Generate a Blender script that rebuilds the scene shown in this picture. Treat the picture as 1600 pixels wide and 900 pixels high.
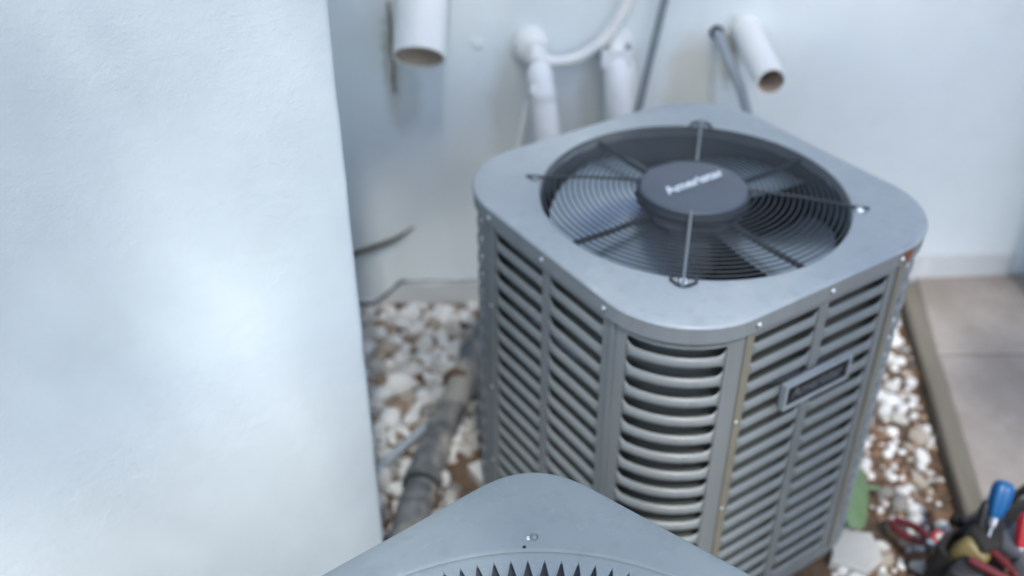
import bpy, math, random
from mathutils import Vector, Matrix, noise
R = math.radians
PI = math.pi
sc = bpy.context.scene
for o in list(bpy.data.objects):
    bpy.data.objects.remove(o)
col = sc.collection

# ---------------------------------------------------------------- camera
cam_d = bpy.data.cameras.new('camera')
cam = bpy.data.objects.new('camera', cam_d)
col.objects.link(cam)
cam.location = (0, 0, 1.86)
cam.rotation_euler = (R(90 - 34.6), 0, 0)
cam_d.sensor_width = 36
cam_d.lens = 36
cam_d.clip_start = .01
cam_d.clip_end = 2000
cam_d.dof.use_dof = True
cam_d.dof.focus_distance = 1.30
cam_d.dof.aperture_fstop = 2.1
sc.camera = cam

# ---------------------------------------------------------------- sky and sun
SUN_EL, SUN_AZ = 55, 172          # azimuth clockwise from +Y: high, behind the camera, filtered by an added tree
w = bpy.data.worlds.new('World')
sc.world = w
w.use_nodes = True
nt = w.node_tree
sky = nt.nodes.new('ShaderNodeTexSky')
sky.sky_type = 'NISHITA'
sky.sun_disc = False
sky.sun_elevation = R(SUN_EL)
sky.sun_rotation = R(SUN_AZ)
sky.dust_density = 1.5
sky.air_density = 1.0
sky.ozone_density = .35
nt.links.new(sky.outputs[0], nt.nodes['Background'].inputs[0])
nt.nodes['Background'].inputs[1].default_value = .15
sl = bpy.data.lights.new('sun', 'SUN')
sl.energy = 2.7
sl.angle = R(3)
sl.color = (1, .985, .95)
so = bpy.data.objects.new('sun', sl)
col.objects.link(so)
sd = Vector((math.sin(R(SUN_AZ)) * math.cos(R(SUN_EL)), math.cos(R(SUN_AZ)) * math.cos(R(SUN_EL)), math.sin(R(SUN_EL))))
so.rotation_euler = sd.to_track_quat('Z', 'Y').to_euler()
so.location = sd * 20

vs = sc.view_settings
vs.view_transform = 'Standard'
vs.look = 'None'
vs.gamma = 1
vs.exposure = 1.05
sc.render.engine = 'CYCLES'

# ---------------------------------------------------------------- helpers
rnd = random.Random(7)


def tag(o, label=None, cat=None, group=None, kind=None):
    if label: o['label'] = label
    if cat: o['category'] = cat
    if group: o['group'] = group
    if kind: o['kind'] = kind
    return o


def empty(name, loc=(0, 0, 0), rz=0):
    o = bpy.data.objects.new(name, None)
    o.empty_display_size = .05
    o.location = loc
    o.rotation_euler = (0, 0, rz)
    col.objects.link(o)
    return o


def link(name, me, parent=None, loc=(0, 0, 0), rot=(0, 0, 0), scale=(1, 1, 1)):
    o = bpy.data.objects.new(name, me)
    o.location = loc
    o.rotation_euler = rot
    o.scale = scale
    o.parent = parent
    col.objects.link(o)
    return o


class MB:
    def __init__(s):
        s.v = []; s.f = []

    def quadgrid(s, rows, closed_u=False, closed_v=False, flip=False):
        """rows: list of lists of points"""
        b = len(s.v); n = len(rows[0]); m = len(rows)
        for r in rows: s.v += [tuple(p) for p in r]
        for i in range(m if closed_v else m - 1):
            for j in range(n if closed_u else n - 1):
                a = b + i * n + j; c = b + i * n + (j + 1) % n
                d = b + ((i + 1) % m) * n + (j + 1) % n; e = b + ((i + 1) % m) * n + j
                s.f.append((a, e, d, c) if flip else (a, c, d, e))
        return b

    def poly(s, pts):
        b = len(s.v); s.v += [tuple(p) for p in pts]; s.f.append(tuple(range(b, b + len(pts))))

    def box(s, x0, x1, y0, y1, z0, z1, M=None):
        p = [Vector(q) for q in ((x0, y0, z0), (x1, y0, z0), (x1, y1, z0), (x0, y1, z0), (x0, y0, z1), (x1, y0, z1), (x1, y1, z1), (x0, y1, z1))]
        if M: p = [M @ q for q in p]
        b = len(s.v); s.v += [tuple(q) for q in p]
        for f in ((0, 3, 2, 1), (4, 5, 6, 7), (0, 1, 5, 4), (1, 2, 6, 5), (2, 3, 7, 6), (3, 0, 4, 7)):
            s.f.append(tuple(b + i for i in f))

    def tube(s, pts, rad, seg=16, cap=True, squash=None):
        pts = [Vector(p) for p in pts]
        if not isinstance(rad, (list, tuple)): rad = [rad] * len(pts)
        rows = []; up = None
        for i, p in enumerate(pts):
            t = (pts[min(i + 1, len(pts) - 1)] - pts[max(i - 1, 0)]).normalized()
            if up is None:
                up = t.cross(Vector((0, 0, 1)) if abs(t.z) < .9 else Vector((1, 0, 0))).normalized()
            else:
                up = (up - t * up.dot(t)).normalized()
            w_ = t.cross(up)
            rows.append([p + (up * math.cos(2 * PI * k / seg) + w_ * math.sin(2 * PI * k / seg)) * rad[i] for k in range(seg)])
        s.quadgrid(rows, closed_u=True)
        if cap:
            s.poly(list(reversed(rows[0]))); s.poly(rows[-1])
        return rows

    def hollow(s, pts, rad, wall, seg=40):
        """open pipe: outer skin, rim at the last point, inner skin"""
        pts = [Vector(p) for p in pts]
        a = MB()
        ro = a.tube(pts, rad, seg, cap=False)
        ri = a.tube(pts, [q - wall for q in (rad if isinstance(rad, (list, tuple)) else [rad] * len(pts))], seg, cap=False)
        s.quadgrid(ro + list(reversed(ri)), closed_u=True)

    def torus(s, R0, r, z=0, n=96, m=6):
        rows = []
        for i in range(n):
            a = 2 * PI * i / n
            rows.append([((R0 + r * math.cos(2 * PI * k / m)) * math.cos(a), (R0 + r * math.cos(2 * PI * k / m)) * math.sin(a), z + r * math.sin(2 * PI * k / m)) for k in range(m)])
        s.quadgrid(rows, closed_u=True, closed_v=True)

    def lathe(s, prof, n=64):
        rows = [[(r * math.cos(2 * PI * i / n), r * math.sin(2 * PI * i / n), z) for i in range(n)] for r, z in prof]
        s.quadgrid(rows, closed_u=True, flip=False)

    def mesh(s, name, mat, smooth=True, angle=40, recalc=True):
        me = bpy.data.meshes.new(name)
        me.from_pydata(s.v, [], s.f)
        if recalc:
            import bmesh
            bm = bmesh.new(); bm.from_mesh(me)
            bmesh.ops.remove_doubles(bm, verts=bm.verts, dist=1e-6)
            bmesh.ops.recalc_face_normals(bm, faces=bm.faces)
            bm.to_mesh(me); bm.free()
        if mat: me.materials.append(mat)
        if smooth:
            for p in me.polygons: p.use_smooth = True
            me.set_sharp_from_angle(angle=R(angle))
        me.update()
        return me

    def build(s, name, mat, parent=None, loc=(0, 0, 0), rot=(0, 0, 0), smooth=True, angle=40, recalc=True):
        return link(name, s.mesh(name, mat, smooth, angle, recalc), parent, loc, rot)


def spline(pts, n=8):
    """Catmull-Rom through points"""
    P = [Vector(p) for p in pts]
    P = [P[0] * 2 - P[1]] + P + [P[-1] * 2 - P[-2]]
    out = []
    for i in range(1, len(P) - 2):
        for k in range(n):
            t = k / n
            a, b, c, d = P[i - 1], P[i], P[i + 1], P[i + 2]
            out.append(.5 * ((2 * b) + (c - a) * t + (2 * a - 5 * b + 4 * c - d) * t * t + (3 * b - a - 3 * c + d) * t ** 3))
    out.append(P[-2])
    return out


# ---------------------------------------------------------------- materials
class NT:
    def __init__(s, name):
        s.m = bpy.data.materials.new(name)
        s.m.use_nodes = True
        s.t = s.m.node_tree
        s.b = s.t.nodes['Principled BSDF']
        s.tc = s.t.nodes.new('ShaderNodeTexCoord')

    def n(s, kind, **kw):
        nd = s.t.nodes.new(kind)
        for k, v in kw.items():
            if k in nd.bl_rna.properties.keys() and k not in nd.inputs.keys(): setattr(nd, k, v)
            else: s.inp(nd, k, v)
        return nd

    def inp(s, nd, k, v):
        i = nd.inputs[k]
        if isinstance(v, bpy.types.NodeSocket): s.t.links.new(v, i)
        else: i.default_value = v

    def noise(s, scale, detail=4, rough=.55, vec=None, dist=0):
        nd = s.t.nodes.new('ShaderNodeTexNoise')
        s.t.links.new(vec or s.tc.outputs['Object'], nd.inputs['Vector'])
        nd.inputs['Scale'].default_value = scale
        nd.inputs['Detail'].default_value = detail
        nd.inputs['Roughness'].default_value = rough
        nd.inputs['Distortion'].default_value = dist
        return nd.outputs['Fac']

    def ramp(s, fac, stops, interp='LINEAR'):
        nd = s.t.nodes.new('ShaderNodeValToRGB')
        nd.color_ramp.interpolation = interp
        e = nd.color_ramp.elements
        while len(e) < len(stops): e.new(.5)
        for q, (p, c) in zip(e, stops):
            q.position = p
            q.color = (c, c, c, 1) if isinstance(c, (int, float)) else (*c, 1)
        s.t.links.new(fac, nd.inputs[0])
        return nd.outputs[0]

    def mix(s, fac, a, b, blend='MIX'):
        nd = s.t.nodes.new('ShaderNodeMix')
        nd.data_type = 'RGBA'
        nd.blend_type = blend
        for k, v in ((0, fac), (6, a), (7, b)):
            if isinstance(v, bpy.types.NodeSocket): s.t.links.new(v, nd.inputs[k])
            elif k == 0: nd.inputs[0].default_value = v
            else: nd.inputs[k].default_value = (*v, 1)
        return nd.outputs[2]

    def math(s, op, a, b=0.0, c=0.0):
        nd = s.t.nodes.new('ShaderNodeMath')
        nd.operation = op
        for k, v in enumerate((a, b, c)):
            if isinstance(v, bpy.types.NodeSocket): s.t.links.new(v, nd.inputs[k])
            else: nd.inputs[k].default_value = v
        return nd.outputs[0]

    def blob(s, centre, rad, nscale=60, namt=.5, vec=None, stretch=(1, 1, 1)):
        """1 inside an uneven patch round centre (object coordinates), 0 outside"""
        mp = s.t.nodes.new('ShaderNodeMapping')
        mp.inputs['Location'].default_value = [-c * k for c, k in zip(centre, stretch)]
        mp.inputs['Scale'].default_value = stretch
        s.t.links.new(s.tc.outputs['Object'], mp.inputs['Vector'])
        ln = s.t.nodes.new('ShaderNodeVectorMath'); ln.operation = 'LENGTH'
        s.t.links.new(mp.outputs[0], ln.inputs[0])
        d = s.math('DIVIDE', ln.outputs['Value'], rad)
        d = s.math('ADD', d, s.math('MULTIPLY', s.math('SUBTRACT', s.noise(nscale), .5), namt * 2))
        return s.ramp(d, [(.55, 1.0), (1.0, 0.0)])

    def bump(s, h, strength=.3, dist=.002, prev=None):
        nd = s.t.nodes.new('ShaderNodeBump')
        nd.inputs['Strength'].default_value = strength
        nd.inputs['Distance'].default_value = dist
        s.t.links.new(h, nd.inputs['Height'])
        if prev: s.t.links.new(prev, nd.inputs['Normal'])
        s.t.links.new(nd.outputs[0], s.b.inputs['Normal'])
        return nd.outputs[0]

    def set(s, color=None, rough=None, metal=None, spec=None, coat=None):
        for k, v in (('Base Color', color), ('Roughness', rough), ('Metallic', metal), ('Specular IOR Level', spec), ('Coat Weight', coat)):
            if v is None: continue
            if isinstance(v, bpy.types.NodeSocket): s.t.links.new(v, s.b.inputs[k])
            else: s.b.inputs[k].default_value = (*v, 1) if k == 'Base Color' else v
        return s.m


def plain(name, c, rough=.5, metal=0, var=.12, scale=30, bump=0, bscale=200):
    t = NT(name)
    f = t.noise(scale, 5)
    t.set(t.mix(f, [x * (1 - var) for x in c], [min(1, x * (1 + var)) for x in c]), rough, metal)
    if bump: t.bump(t.noise(bscale, 3), bump, .001)
    return t.m


M = {}
# painted sheet steel of the condensers
def paint(name, base, dust, rust=None, rough=.38):
    t = NT(name)
    big = t.noise(5, 3); fine = t.noise(160, 3); mid = t.noise(26, 6, .65)
    c = t.mix(big, [x * .95 for x in base], [x * 1.04 for x in base])
    c = t.mix(t.math('MULTIPLY', t.ramp(mid, [(.48, 0.0), (.72, 1.0)]), .35), c, dust)
    mp = t.n('ShaderNodeMapping'); mp.inputs['Scale'].default_value = (30, 30, 1.6)
    t.t.links.new(t.tc.outputs['Object'], mp.inputs['Vector'])
    streak = t.ramp(t.noise(1.0, 5, .65, vec=mp.outputs[0]), [(.52, 0.0), (.74, 1.0)])
    c = t.mix(t.math('MULTIPLY', streak, .45), c, [x * .72 for x in base])
    spot = t.ramp(t.noise(75, 2, .5), [(.66, 0.0), (.72, 1.0)])
    c = t.mix(t.math('MULTIPLY', spot, .14), c, [min(1, x * 1.35) for x in dust])
    if rust:
        for (ctr, rad, colr, st) in rust:
            c = t.mix(t.blob(ctr, rad, 70, .45, stretch=st), c, colr)
    r = t.math('ADD', rough - .08, t.math('MULTIPLY', mid, .2))
    t.set(c, r, 0, .5)
    t.bump(fine, .06, .0006)
    return t.m


GREY = (.31, .352, .377)
M['paint'] = paint('shaded_cabinet_paint', (.185, .205, .208), (.215, .22, .21))  # shade of the upright sides is put into this darker tone
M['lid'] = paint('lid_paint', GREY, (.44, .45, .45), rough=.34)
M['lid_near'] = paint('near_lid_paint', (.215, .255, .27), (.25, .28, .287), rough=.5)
M['rail'] = paint('shaded_skirt_paint', (.205, .225, .235), (.24, .245, .24), rust=[((.200, -.362, .842), .024, (.20, .055, .02), (1, 1, 1.0))])  # darker than the lid: shade under overhead light is in the colour
t = NT('weathered_seam')
f = t.noise(24, 5)
M['seam'] = t.set(t.mix(f, (.15, .145, .11), (.235, .215, .165)), .6)
t = NT('coil_fins')
wv = t.n('ShaderNodeTexWave', wave_type='BANDS', bands_direction='Z')
t.t.links.new(t.tc.outputs['Object'], wv.inputs['Vector'])
wv.inputs['Scale'].default_value = 90
M['coil'] = t.set(t.mix(wv.outputs['Fac'], (.05, .06, .057), (.13, .145, .135)), .6)
M['dark'] = plain('dark_interior', (.012, .014, .016), .55, var=.3)
M['wire'] = plain('black_wire_coating', (.03, .038, .044), .6, var=.2)
M['rod'] = plain('grey_rod_coating', (.16, .18, .20), .35, var=.15)
M['cap'] = plain('slate_plastic', (.070, .086, .112), .45, var=.08, bump=.08, bscale=900)
M['letter'] = plain('pale_lettering', (.60, .66, .72), .4, var=.04)
M['letter_dim'] = plain('dim_lettering', (.10, .115, .13), .4, var=.1)
M['black'] = plain('gloss_black', (.006, .007, .009), .55, var=.2)
M['chrome'] = plain('zinc_clip', (.75, .76, .76), .22, 1, var=.1)
M['screw'] = plain('zinc_screw', (.72, .74, .75), .3, .85, var=.1)
M['screw_dull'] = plain('dull_screw', (.22, .24, .25), .45, .6, var=.2)
t = NT('fan_blade_metal')
M['blade'] = t.set(t.mix(t.noise(14, 4), (.28, .35, .43), (.46, .53, .61)), .30, .85)
t = NT('fan_blade_bright')
M['shroud'] = plain('shroud_paint', (.10, .118, .138), .4, var=.2)
M['teal'] = plain('teal_reflection', (.03, .16, .19), .4, var=.2)

# stucco walls
def stucco(name, base, stains=(), bscale=150, bstr=.5, dirt=None):
    t = NT(name)
    a = t.noise(bscale, 4, .6); b = t.noise(bscale * .35, 3, .5); big = t.noise(1.6, 4, .6)
    c = t.mix(big, [x * .955 for x in base], [min(.9, x * 1.03) for x in base])
    c = t.mix(t.math('MULTIPLY', t.ramp(t.noise(9, 6, .7), [(.46, 0.0), (.75, 1.0)]), .4), c, [base[0] * .9, base[1] * .89, base[2] * .85])
    for (ctr, rad, colr, st, ns, amt) in stains:
        c = t.mix(t.math('MULTIPLY', t.blob(ctr, rad, ns, .5, stretch=st), amt), c, colr)
    t.set(c, .82, 0, .25)
    h = t.math('ADD', a, t.math('MULTIPLY', b, 1.2))
    mask = t.ramp(t.noise(3.5, 4, .6), [(.36, .22), (.66, 1.0)])
    mp = t.n('ShaderNodeMapping'); mp.inputs['Scale'].default_value = (6, 6, 26); mp.inputs['Rotation'].default_value = (0, .25, 0)
    t.t.links.new(t.tc.outputs['Object'], mp.inputs['Vector'])
    trowel = t.noise(1.6, 4, .5, vec=mp.outputs[0])
    h = t.math('ADD', t.math('MULTIPLY', h, mask), t.math('MULTIPLY', trowel, .5))
    t.bump(h, bstr, .004)
    return t.m


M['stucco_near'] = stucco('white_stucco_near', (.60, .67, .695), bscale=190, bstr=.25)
# all but the first are stains that sit below the pipes, where water has run
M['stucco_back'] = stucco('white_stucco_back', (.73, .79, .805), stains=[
    ((-.325, 0, .80), .17, (.36, .34, .28), (6, 1, 1), 40, .65),  # narrow darker strip beside the wide pipe
    ((-.30, 0, .70), .14, (.52, .52, .47), (2.2, 1, 1), 12, .5),
    ((.00, 0, .62), .30, (.55, .56, .51), (4, 1, 1), 10, .55),
    ((.235, 0, .66), .20, (.52, .53, .48), (3, 1, 1), 14, .5),
    ((.50, 0, .66), .26, (.60, .58, .47), (3.0, 1, 1), 10, .6),
    ((.60, 0, .80), .12, (.35, .34, .26), (3.5, 1, 1), 30, .6),
], bscale=90, bstr=.25)
M['foundation'] = stucco('foundation_render', (.56, .58, .59), bscale=60, bstr=.5)
M['crack'] = plain('crack_shadow_grit', (.10, .105, .11), .9, var=.3)
M['streak_brown'] = plain('streak_brown', (.19, .175, .14), .9, var=.5, scale=60)
M['pvc'] = plain('white_pvc', (.78, .785, .77), .38, var=.03, scale=12)
t = NT('pvc_inside')
M['pvc_in'] = t.set(t.mix(t.noise(20, 4), (.42, .33, .25), (.60, .52, .44)), .6)
M['wrap'] = plain('white_tape_wrap', (.76, .78, .79), .5, var=.05, scale=30, bump=.4, bscale=60)
M['conduit'] = plain('grey_conduit', (.20, .235, .26), .45, var=.1)
M['conduit_light'] = plain('light_grey_conduit', (.30, .345, .38), .45, var=.1)
M['twig'] = plain('dark_bark', (.075, .062, .045), .8, var=.4, scale=80, bump=.6, bscale=150)

# ground
t = NT('brown_soil')
v1 = t.noise(14, 8, .7); v2 = t.noise(60, 6, .7)
c = t.mix(t.ramp(v1, [(.35, 0.0), (.65, 1.0)]), (.10, .068, .045), (.21, .13, .08))
c = t.mix(t.math('MULTIPLY', t.ramp(v2, [(.45, 0.0), (.6, 1.0)]), .6), c, (.17, .125, .09))
t.set(c, .92)
t.bump(t.math('ADD', t.noise(40, 6, .7), v2), .9, .02)
M['soil'] = t.m
t = NT('quartz_gravel')
oi = t.n('ShaderNodeObjectInfo')
geo = t.n('ShaderNodeNewGeometry')
rr = t.math('FRACT', t.math('ADD', oi.outputs['Random'], geo.outputs['Random Per Island']))
c = t.ramp(rr, [(0.0, (.72, .725, .71)), (.40, (.62, .62, .60)), (.60, (.47, .455, .42)), (.78, (.38, .33, .27)), (.90, (.27, .20, .14)), (.96, (.24, .23, .22))], 'CONSTANT')
dirt = t.ramp(t.noise(45, 5, .65), [(.50, 0.0), (.75, 1.0)])
c = t.mix(t.math('MULTIPLY', dirt, .35), c, (.34, .28, .21))
t.set(c, .7)
t.bump(t.noise(120, 4), .5, .003)
M['stone'] = t.m
t = NT('bark_mulch')
geo = t.n('ShaderNodeNewGeometry')
c = t.ramp(geo.outputs['Random Per Island'], [(0.0, (.08, .05, .03)), (.35, (.14, .08, .045)), (.65, (.19, .105, .055)), (.85, (.27, .15, .08)), (1.0, (.17, .13, .10))])
M['mulch'] = t.set(c, .85)
t = NT('concrete_walk')
a = t.noise(3.2, 6, .65); b = t.noise(30, 6, .7); cc = t.noise(11, 6, .7)
c = t.mix(t.ramp(a, [(.35, 0.0), (.65, 1.0)]), (.25, .215, .185), (.35, .31, .275))
c = t.mix(t.math('MULTIPLY', t.ramp(cc, [(.55, 0.0), (.75, 1.0)]), .5), c, (.40, .37, .34))
c = t.mix(t.math('MULTIPLY', t.ramp(b, [(.5, 0.0), (.75, 1.0)]), .35), c, (.20, .185, .17))
t.set(c, .85)
t.bump(b, .35, .003)
M['concrete'] = t.m
M['paver'] = plain('pale_concrete', (.46, .46, .44), .8, var=.12, scale=20, bump=.4, bscale=120)
t = NT('weathered_timber')
mp = t.n('ShaderNodeMapping'); mp.inputs['Scale'].default_value = (40, 2, 40)
t.t.links.new(t.tc.outputs['Object'], mp.inputs['Vector'])
g = t.noise(1.5, 6, .65, vec=mp.outputs[0])
t.set(t.mix(g, (.115, .10, .075), (.19, .17, .135)), .85)
t.bump(g, .5, .003)
M['timber'] = t.m
t = NT('dirty_insulation')
a = t.noise(16, 6, .7); b = t.noise(7, 3)
c = t.mix(t.ramp(a, [(.38, 0.0), (.62, 1.0)]), (.075, .085, .09), (.17, .18, .188))
c = t.mix(t.ramp(b, [(.46, 0.0), (.58, .85)]), c, (.38, .35, .31))
t.set(c, .7)
t.bump(a, .5, .004)
M['insul'] = t.m
t = NT('green_leaf')
wv = t.noise(50, 3)
t.set(t.mix(wv, (.10, .18, .08), (.19, .29, .15)), .45)
M['leaf'] = t.m
M['fabric'] = plain('black_bag_fabric', (.014, .012, .011), .85, var=.3, scale=60, bump=.5, bscale=700)
M['blue'] = plain('blue_handle', (.003, .085, .24), .4, var=.08)
M['red'] = plain('red_handle', (.33, .016, .022), .45, var=.12)
M['dullred'] = plain('dull_red_handle', (.11, .014, .018), .5, var=.2)
M['steel'] = plain('tool_steel', (.62, .64, .68), .25, 1, var=.1)
M['darksteel'] = plain('grey_tool_body', (.09, .095, .105), .4, .3, var=.2)
M['rubber'] = plain('black_rubber', (.018, .018, .02), .55, var=.2)
M['brown'] = plain('brown_case', (.10, .065, .04), .6, var=.25)
M['olive'] = plain('yellow_box', (.17, .135, .05), .5, var=.12)

# ---------------------------------------------------------------- ground (one sheet to the horizon)
g = MB()
S = 600
g.poly([(-S, -S, 0), (S, -S, 0), (S, S, 0), (-S, S, 0)])
ground = tag(g.build('ground', M['soil'], smooth=False), kind='structure')

# ---------------------------------------------------------------- house walls
# back wall: nearly square to the view, 3.6 degrees of turn
BW = R(3.6)
BY = 2.625 + .2 * math.tan(BW)          # y of the wall face at x = 0


def bwy(x): return BY + x * math.tan(BW)


b = MB()
b.box(-2.6, 1.72, 0, .22, -.3, 3.1)
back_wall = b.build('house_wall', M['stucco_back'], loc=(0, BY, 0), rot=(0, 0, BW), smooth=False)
tag(back_wall, 'white stucco back wall pierced by drain pipes behind the louvred condenser', 'wall')


def jag(x):
    return .082 + .006 * noise.noise((x * 9, 2.2, 0)) + .004 * noise.noise((x * 37, .7, 0))


def foundation(x0, x1, fn, n=70, pr=.016):
    m = MB(); top = []; bot = []; topb = []
    for i in range(n + 1):
        x = x0 + (x1 - x0) * i / n
        h = fn(x)
        d = pr + .003 * noise.noise((x * 14, 9, 0))
        bot.append((x, -d - .004, -.05)); top.append((x, -d, max(.0, h - .006))); topb.append((x, -.002, h))
    m.quadgrid([bot, top, topb])
    return m


def fl(x):
    if x < -.40: return .028 + .012 * noise.noise((x * 30, 0, 0))
    if x < -.335: return .028 + (x + .40) / .065 * .058
    return jag(x)


fo = foundation(-.9, .95, fl).build('foundation_edge', M['foundation'], back_wall, smooth=True, angle=25)
fo2 = foundation(1.0, 1.60, lambda x: .115 - .02 * (x - 1.2) + .004 * noise.noise((x * 25, 4, 0)), 70, .006).build('foundation_edge', M['foundation'], back_wall, smooth=True, angle=25)
# the crack that runs along the top of the foundation edge
for seg, wd in (([(-.485, .015), (-.45, .012), (-.425, .022), (-.40, .038), (-.37, .066), (-.345, .09), (-.325, .094)], .006),
                ([(-.335, .093), (-.30, .090), (-.25, .092), (-.19, .088), (-.10, .089), (0, .087)], .0028)):
    m = MB()
    m.tube(spline([(x, -.019, z) for x, z in seg], 4), [wd * (.6 + .5 * abs(noise.noise((i * .9, wd * 99, 1)))) for i in range((len(seg) - 1) * 4 + 1)], 6)
    m.build('crack', M['crack'], back_wall)
# irregular dark brown strip beside the large pipe
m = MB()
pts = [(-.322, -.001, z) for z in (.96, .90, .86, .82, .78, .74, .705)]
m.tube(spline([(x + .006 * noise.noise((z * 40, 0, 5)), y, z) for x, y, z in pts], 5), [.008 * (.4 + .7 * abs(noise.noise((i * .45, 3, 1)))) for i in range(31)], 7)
m.build('brown_streak', M['streak_brown'], back_wall)
# small patched bump
m = MB()
m.tube([(-.095, -.001, .842), (-.095, -.003, .842), (-.095, -.004, .842)], [.020, .012, .004], 14)
m.build('patch', M['stucco_back'], back_wall)

# side wall at the right edge
b = MB()
b.box(0, .2, -.22, .3, -.3, 3.1)
rw = b.build('house_wall', M['stucco_back'], loc=(1.655, 2.745, 0), rot=(0, 0, R(-12)), smooth=False)
tag(rw, 'shaded white stucco wall just visible at the right edge of the picture', 'wall')

# near left wall: face turned so that its left end is closer, with a soft corner
cx, cy = -.181 * 1.45, 1.45
b = MB()
FA = R(34)
fd = Vector((-math.cos(FA), -math.sin(FA), 0)); bd = Vector((-math.sin(FA), math.cos(FA), 0))
C0 = Vector((cx, cy, 0))
prof = []
rc = .012
for q in (2.6, 1.2, .5, .2, .08, .035): prof.append(C0 + fd * q)
for k in range(7):
    a = k / 6 * PI / 2
    ctr = C0 + fd * rc + bd * rc
    prof.append(ctr - bd * rc * math.cos(a) - fd * rc * math.sin(a))
for q in (.05, .3, 1.18): prof.append(C0 + bd * q)
rows = []
for i in range(61):
    z = -.3 + 3.4 * i / 60
    rw_ = []
    for j, p in enumerate(prof):
        q = p.copy(); q.z = z
        if 4 <= j <= 14: q += (fd * -1) * .0022 * noise.noise((z * 14, j * .05, 3)) + bd * .0015 * noise.noise((z * 19, 8, j * .1))
        rw_.append(q)
    rows.append(rw_)
b.quadgrid(rows)
b.poly([r_ for r_ in rows[-1]])
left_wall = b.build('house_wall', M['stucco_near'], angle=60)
tag(left_wall, 'bright white rough stucco wall corner filling the left side', 'wall')

# ---------------------------------------------------------------- unseen tree added behind the camera to filter the sun
TREE_SEED = 160  # seed picked for where the light patches fall on the wall
tr = random.Random(TREE_SEED)
tree = empty('added_shade_tree', (1.1, -3.0, 0))
tag(tree, 'unseen leafy tree added behind the viewer to dapple the sunlight', 'tree')
t = NT('tree_leaf'); t.set(t.mix(t.noise(3, 3), (.05, .09, .03), (.09, .14, .05)), .5); M['tree_leaf'] = t.m
CC = Vector((0, 1.5, .8)) + sd * 5.6
T0 = Vector((1.1, -3.0, 0))
m = MB()
trunk = spline([(1.1, -3.0, -.1), (1.05, -2.95, 1.5), (.95, -2.7, 3.0), (.75, -2.2, 4.2), (.6, -1.9, 5.2)], 6)
m.tube([q - T0 for q in trunk], [.17 - .13 * i / (len(trunk) - 1) for i in range(len(trunk))], 12)
m.build('trunk', M['twig'], tree)
clumps = []
for _ in range(105):
    while True:
        v = Vector((tr.uniform(-1, 1), tr.uniform(-1, 1), tr.uniform(-1, 1)))
        if v.length < 1: break
    clumps.append(CC + Vector((v.x * 2.7, v.y * 2.5, v.z * 1.0)))
for k in range(9):
    tgt = clumps[k * 10]
    b0 = trunk[8 + (k * 2) % 14]
    mid = b0.lerp(tgt, .5) + Vector((0, 0, .25))
    m = MB(); q = spline([b0, mid, tgt], 6)
    m.tube([x - T0 for x in q], [.05 - .042 * i / (len(q) - 1) for i in range(len(q))], 7)
    m.build('limb', M['twig'], tree)
tr2 = random.Random(5)
def side_clump(tr2):  # extra leaves added to shade the right side
    while True:
        v = Vector((tr2.uniform(-1, 1), tr2.uniform(-1, 1), tr2.uniform(-1, 1)))
        if v.length < 1: return CC + Vector((1.75 + v.x * 1.15, .75 + v.y * 1.3, v.z * .8))
def upper_clump(tr2):  # extra leaves added to shade the upper back wall
    while True:
        v = Vector((tr2.uniform(-1, 1), tr2.uniform(-1, 1), tr2.uniform(-1, 1)))
        if v.length < 1: return CC + Vector((.35 + v.x * 1.6, .90 + v.y * .40, .62 + v.y * .28 + v.z * .3))
side = [side_clump(tr2) for _ in range(50)] + [upper_clump(tr2) for _ in range(11)]
side += [CC + Vector((-.25 + tr2.uniform(-.3, .3), .71 + tr2.uniform(-.2, .2), .49 + tr2.uniform(-.2, .2))) for _ in range(7)]  # clumps added along the sun ray to weaken the wide pipe's shadow
m = MB()
for c_ in clumps + side:
    cr_ = tr.uniform(.22, .42)
    for _ in range(int(95 * (cr_ / .32) ** 2)):
        d_ = Vector((tr.gauss(0, 1), tr.gauss(0, 1), tr.gauss(0, .8)))
        p_ = c_ + d_.normalized() * cr_ * tr.random() ** .5 - T0
        u_ = Vector((tr.gauss(0, 1), tr.gauss(0, 1), tr.gauss(0, .6))).normalized()
        w_ = u_.cross(Vector((tr.gauss(0, 1), tr.gauss(0, 1), tr.gauss(0, 1)))).normalized()
        a_ = tr.uniform(.04, .065)
        m.poly([p_ - u_ * a_, p_ + w_ * a_ * .42, p_ + u_ * a_, p_ - w_ * a_ * .42])
m.build('crown', M['tree_leaf'], tree, smooth=False, recalc=False)

# ---------------------------------------------------------------- main condenser
H = .355; RC = .165
ZL = .86
UC = Vector((.359, 1.776, 0)); UA = R(33.66)


def outline(s, h=H, r=RC, off=0.0):
    """s in [0,8): even segments are faces (0 = -y face from -x to +x), odd are corners; returns point, normal"""
    s = s % 8
    k = int(s) // 2
    u = s - 2 * k
    hs = h - r
    if u < 1:
        p = Vector((-hs + 2 * hs * u, -h - off, 0)); n = Vector((0, -1, 0))
    else:
        a = -PI / 2 + (u - 1) * PI / 2
        n = Vector((math.cos(a), math.sin(a), 0))
        p = Vector((hs, -hs, 0)) + n * (r + off)
    rot = Matrix.Rotation(k * PI / 2, 3, 'Z')
    return rot @ p, rot @ n


def srange(s0, s1, step_face=.34, step_corner=.1):
    out = [s0]; s = s0
    while s < s1 - 1e-6:
        st = step_corner if (s % 2) >= .999 and (s % 2) < 1.999 else step_face
        nx = min(s + st, s1, math.floor(s + 1 + 1e-6) if math.floor(s + 1 + 1e-6) > s + 1e-6 else s1)
        out.append(nx); s = nx
    return out


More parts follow.
